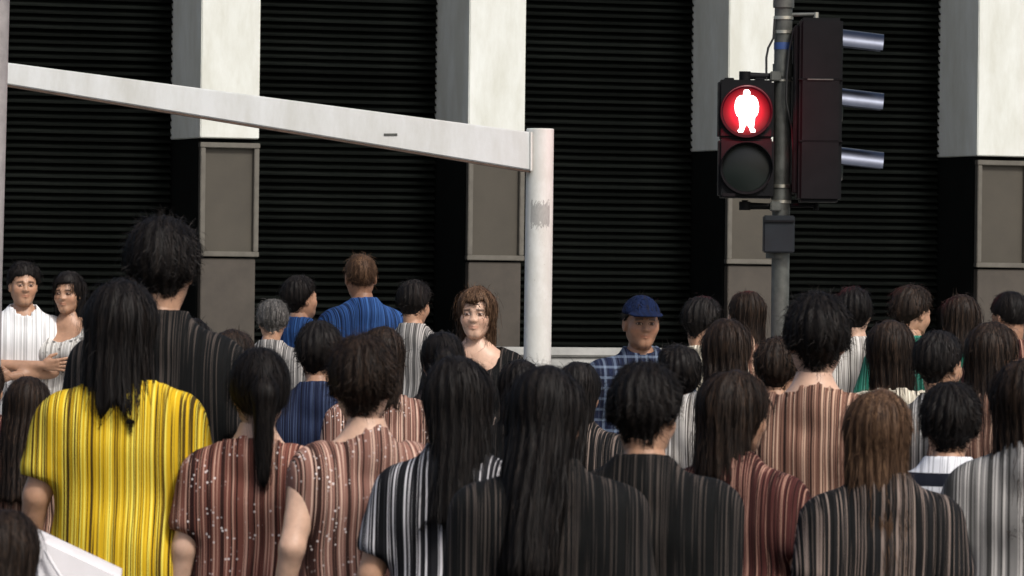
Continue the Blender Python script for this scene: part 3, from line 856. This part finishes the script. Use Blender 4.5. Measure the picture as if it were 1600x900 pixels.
    for sg, an in zip((-1, 1), ank):
        sm = SHOE_ME if 'SHOE_ME' in globals() else None
        if sm is None:
            globals()['SHOE_ME'] = sm = mk_mesh('shoe', SHOE[0], SHOE[1], M['shoe'])
        so_ = link('shoe', sm, o); so_.location = (an[0], an[1], .0)
    # --- hair
    if hair:
        key = (hair, seed % 3 if not near else seed)
        st = strands if strands is not None else (3600 if near else 900)
        hv, hq = hair_mesh(hair, seed, st, near)
        if cap: 
            pass
        hv = hv @ HM.T + hc
        link('hair', mk_mesh('hair', hv, hq, HR[hcol]), o)
    if cap:
        Gc, lc_ = grid((-.13, -.21, .0), (.13, .15, .17), .006)
        d = ell(Gc, (0, .016, .040), (.095, .114, .102))
        d = np.maximum(d, -ell(Gc, (0, .016, .040), (.088, .107, .095))); d = smax(d, .052 - Gc[2] + .12 * (Gc[1] - .02) + 0 * d, .004)
        br = np.maximum(np.abs(Gc[2] - .062 + .25 * np.clip(-Gc[1] - .09, 0, 1) + 2.2 * Gc[0] ** 2) - .004, np.sqrt((Gc[0] / .085) ** 2 + ((Gc[1] + .08) / .105) ** 2) * .085 - .085)
        br = np.maximum(br, Gc[1] + .06)
        d = smin(d, br, .006)
        cv, cq = surface_nets(d, lc_, .006)
        link('cap', mk_mesh('cap', cv @ HM.T + hc, cq, cap), o)
    return o

YEL = cloth((.56, .35, .012), (.80, .66, .10), (.022, .012, .005), .95, fine=290)
WHT = cloth((.72, .72, .72), (.80, .80, .82), (.10, .09, .09), .45, fine=180)
WPAT = cloth((.62, .60, .56), (.74, .72, .70), (.06, .05, .04), .6, 'floral')
BLU = cloth((.022, .065, .20), (.05, .14, .38), (.004, .008, .02), .9, fine=330)
NAVY = cloth((.012, .018, .045), (.05, .07, .13), (.004, .004, .008), .8, fine=300)
PLAID = cloth((.010, .015, .038), (.05, .06, .09), (.004, .004, .008), .6, 'plaid')
RUST = cloth((.15, .055, .04), (.48, .28, .21), (.012, .005, .005), .92, 'sequin', fine=210)
ROSE = cloth((.22, .11, .085), (.56, .38, .30), (.016, .007, .006), .92, 'sequin')
BLK = cloth((.0045, .0048, .005), (.075, .06, .052), (.002, .002, .002), .75, fine=420)
BLK2 = cloth((.010, .010, .0105), (.26, .20, .17), (.002, .002, .002), .85, fine=360)
GRY = cloth((.16, .155, .15), (.42, .40, .38), (.015, .015, .014), .85, fine=170)
PALE = cloth((.48, .45, .41), (.72, .68, .64), (.03, .022, .018), .9, fine=300)
GRN = cloth((.015, .13, .085), (.10, .34, .26), (.004, .014, .01), .85)
TAN = cloth((.17, .085, .06), (.50, .33, .24), (.014, .007, .006), .95, fine=260)
BAND = cloth((.70, .71, .74), (.80, .80, .84), (.05, .05, .07), .5, 'bands')
BW = cloth((.014, .014, .016), (.62, .60, .62), (.003, .003, .004), .9, fine=200)
MAR = cloth((.055, .016, .014), (.36, .20, .15), (.007, .003, .003), .9, fine=380)
CREAM = cloth((.55, .50, .40), (.75, .70, .58), (.05, .035, .02), .85, fine=340)
CAPB = cloth((.004, .010, .038), (.008, .018, .06), (.002, .003, .008), .5)

# ---- far row, on the pavement
person(37, 410, 285, 8, 'person in a plain white t-shirt standing with arms folded by the lamp post', head='m', shirt=WHT, pose='folded', hem=.86, hyaw=6, skin=0)
person(108, 424, 285, -18, 'woman in a white patterned sleeveless top beside the man with folded arms', 'f', 'f', 'bob', shirt=WPAT, sleeve='none', neck='scoop')
person(565, 396, 290, -148, 'person in a bright blue shirt with brown hair between two pilasters', head='m2', hair='crop', hcol='brown', shirt=BLU, skin=2, build=1.15, fat=.02)
person(470, 432, 290, 150, 'person in a blue shirt standing beside the bright blue shirted broad man', head='m', hair='short', shirt=BLU, skin=0)
person(648, 440, 300, 160, 'dark haired person in grey seen from behind near the white post', head='m', shirt=GRY, hair='short')
person(745, 447, 345, -8, 'pale faced woman with brown hair in black top before the white post', 'f', 'f', 'bob', 'brown', 1, BLK, neck='scoop')
person(1002, 462, 350, 12, 'person wearing a dark blue cap and a checked navy shirt', head='m2', hair='crop', shirt=PLAID, skin=2, cap=CAPB, neck='collar', sleeve='long', build=1.12)
person(425, 470, 300, 170, 'person in pale clothes with greying hair before the low grey wall', head='m', hair='short', hcol='grey', shirt=GRY)
person(1098, 466, 330, 168, 'person in a cream shirt near the end of the guard rail', head='m', hair='short', shirt=CREAM, skin=0)
person(1165, 455, 320, -150, 'person with dark hair in a tan top beside the traffic light pole', 'f', 'f2', 'bob', 'dark', 0, TAN)
person(1335, 452, 320, -160, 'person in a pale shirt behind the guard rail', head='m', hair='short', shirt=PALE, skin=1)
person(1425, 448, 325, 155, 'person in a green shirt with short dark hair behind the guard rail', head='m2', hair='short', hcol='dark', shirt=GRN, skin=0, sleeve='long')
person(1500, 462, 320, -160, 'dark haired person in a green top seen from behind near the last pilaster', 'f', 'f', 'bob', 'dark', 0, GRN)
person(1578, 455, 330, -165, 'person in a maroon shirt before the last pilaster', head='m', hair='crop', shirt=MAR, skin=2)
# ---- middle of the crossing
person(300, 500, 400, 160, 'short woman in a white floral top behind the person in yellow', 'f', 'f2', 'bob', 'black', 0, WPAT, neck='scoop')
person(365, 515, 420, -150, 'dark haired person in a black top walking away beside the floral top', 'f', 'f', 'long', 'dark', 0, BLK2)
person(500, 505, 430, 175, 'black haired person in navy walking towards the blue shirted pair', head='m', hair='short', shirt=NAVY)
person(600, 512, 440, -170, 'person in a dusty rose top with dark shoulder length hair', 'f', 'f2', 'bob', 'dark', 1, ROSE, neck='scoop')
person(690, 520, 430, 165, 'person in dark clothes with a ponytail walking towards the white post', 'f', 'f', 'pony', 'black', 0, BLK2)
person(815, 562, 440, 178, 'short black haired person in black under the white post', 'f', 'f', 'bob', 'black', 0, BLK)
person(905, 566, 450, 160, 'short person in a dark top with long black hair before the low wall', 'f', 'f', 'long', 'black', 0, BLK2)
person(1060, 540, 430, -170, 'person in a navy top seen from behind below the blue cap', head='m', hair='short', shirt=NAVY)
person(1135, 500, 440, 165, 'person in a pale top with light streaks beside the traffic light', 'f', 'f2', 'bob', 'dark', 1, PALE, neck='scoop')
person(1215, 530, 430, 165, 'person in maroon walking away towards the traffic light', head='m', hair='short', hcol='dark', shirt=MAR)
person(1395, 500, 430, -160, 'person in a cream top walking in front of the green shirts', 'f', 'f', 'long', 'dark', 0, CREAM, neck='scoop')
person(1470, 520, 440, 170, 'person in a grey top with black hair before the guard rail', head='m2', hair='short', shirt=GRY, skin=0)
person(1555, 505, 450, 150, 'person in a tan top with dark hair walking away before the last pilaster', 'f', 'f', 'bob', 'dark', 0, TAN)
# ---- nearest row
person(252, 345, 560, 172, 'tall dark haired person in black whose head rises above the others', head='m', hair='short', shirt=BLK, sleeve='short', build=1.0)
person(192, 438, 595, 176, 'woman with thick black hair in a bright yellow top seen from behind', 'f', 'f', 'bob', 'black', 0, YEL, sleeve='short', neck='scoop', hem=.90, build=.96)
person(8, 800, 800, 170, 'child with dark hair standing below the white tote bag', 'f', 'f', 'bob', 'dark', 0, MAR)
person(45, 590, 470, 165, 'dark haired person in brown clothes beside the woman in yellow', 'f', 'f', 'long', 'dark', 0, TAN)
person(-25, 560, 430, 175, 'person in a maroon top below the man with folded arms', 'f', 'f', 'bob', 'dark', 0, MAR)
person(405, 545, 600, 172, 'short woman with a ponytail in a rust coloured sequined top', 'f', 'f', 'pony', 'black', 1, RUST, neck='scoop', hem=.8)
person(570, 530, 620, -158, 'woman in a rose brown sequined top with bare pale shoulders', 'f', 'f2', 'short', 'dark', 1, ROSE, sleeve='none', neck='scoop', hem=.8)
person(712, 560, 640, 168, 'woman with long black hair and a black and white striped top', 'f', 'f', 'long', 'black', 0, BW, hem=.85)
person(860, 575, 690, -176, 'woman with long black hair in a black jacket, broadest of the dark group', 'f', 'f', 'long', 'black', 0, BLK, sleeve='long', build=1.1)
person(1010, 570, 680, 172, 'person with short black hair in a black long sleeved top, seen from behind', head='m', hair='short', shirt=BLK, sleeve='long', build=1.1)
person(1275, 462, 560, 168, 'person with short black hair and a bare neck in a wide necked tan top', 'f', 'f2', 'short', 'black', 1, TAN, neck='scoop', sleeve='none')
person(1150, 580, 620, 160, 'short dark haired person in a dark maroon top behind the black clothed group', 'f', 'f', 'bob', 'dark', 0, MAR)
person(1378, 610, 650, -172, 'woman with light brown hair in a dark top seen from behind', 'f', 'f', 'long', 'brown', 0, BLK2)
person(1484, 600, 580, 168, 'person in a white top with dark horizontal bands seen from behind', head='m', hair='short', hcol='black', shirt=BAND, sleeve='short', build=1.0)
person(1612, 560, 620, 170, 'dark haired person in a grey top at the side of the banded top', 'f', 'f', 'long', 'dark', 0, GRY)

# white tote bag at the hip of the woman in yellow
YB = F / 650
q = P(125, 858, YB)
bag = empty('tote_bag', (q.x, YB, q.z - .27)); tag(bag, 'white canvas tote bag hanging at the hip of the woman in yellow', 'bag')
M['canvas'] = painted_white('white_canvas', (.66, .64, .66), .3)
MB().hexa([(-.11, -.05, 0), (.11, -.05, 0), (.11, .05, 0), (-.11, .05, 0), (-.12, -.03, .325), (.12, -.03, .215), (.12, .03, .215), (-.12, .03, .325)]).build('pouch', M['canvas'], bag, bevel=.02, smooth=True)
MB().tube([(-.08 + .15 * k / 12, -.052 - .012 * math.sin(math.pi * k / 12), .30 - .07 * k / 12 - .03 - .06 * math.sin(math.pi * k / 12)) for k in range(13)], .0045, 8).build('strap', M['canvas'], bag, smooth=True)
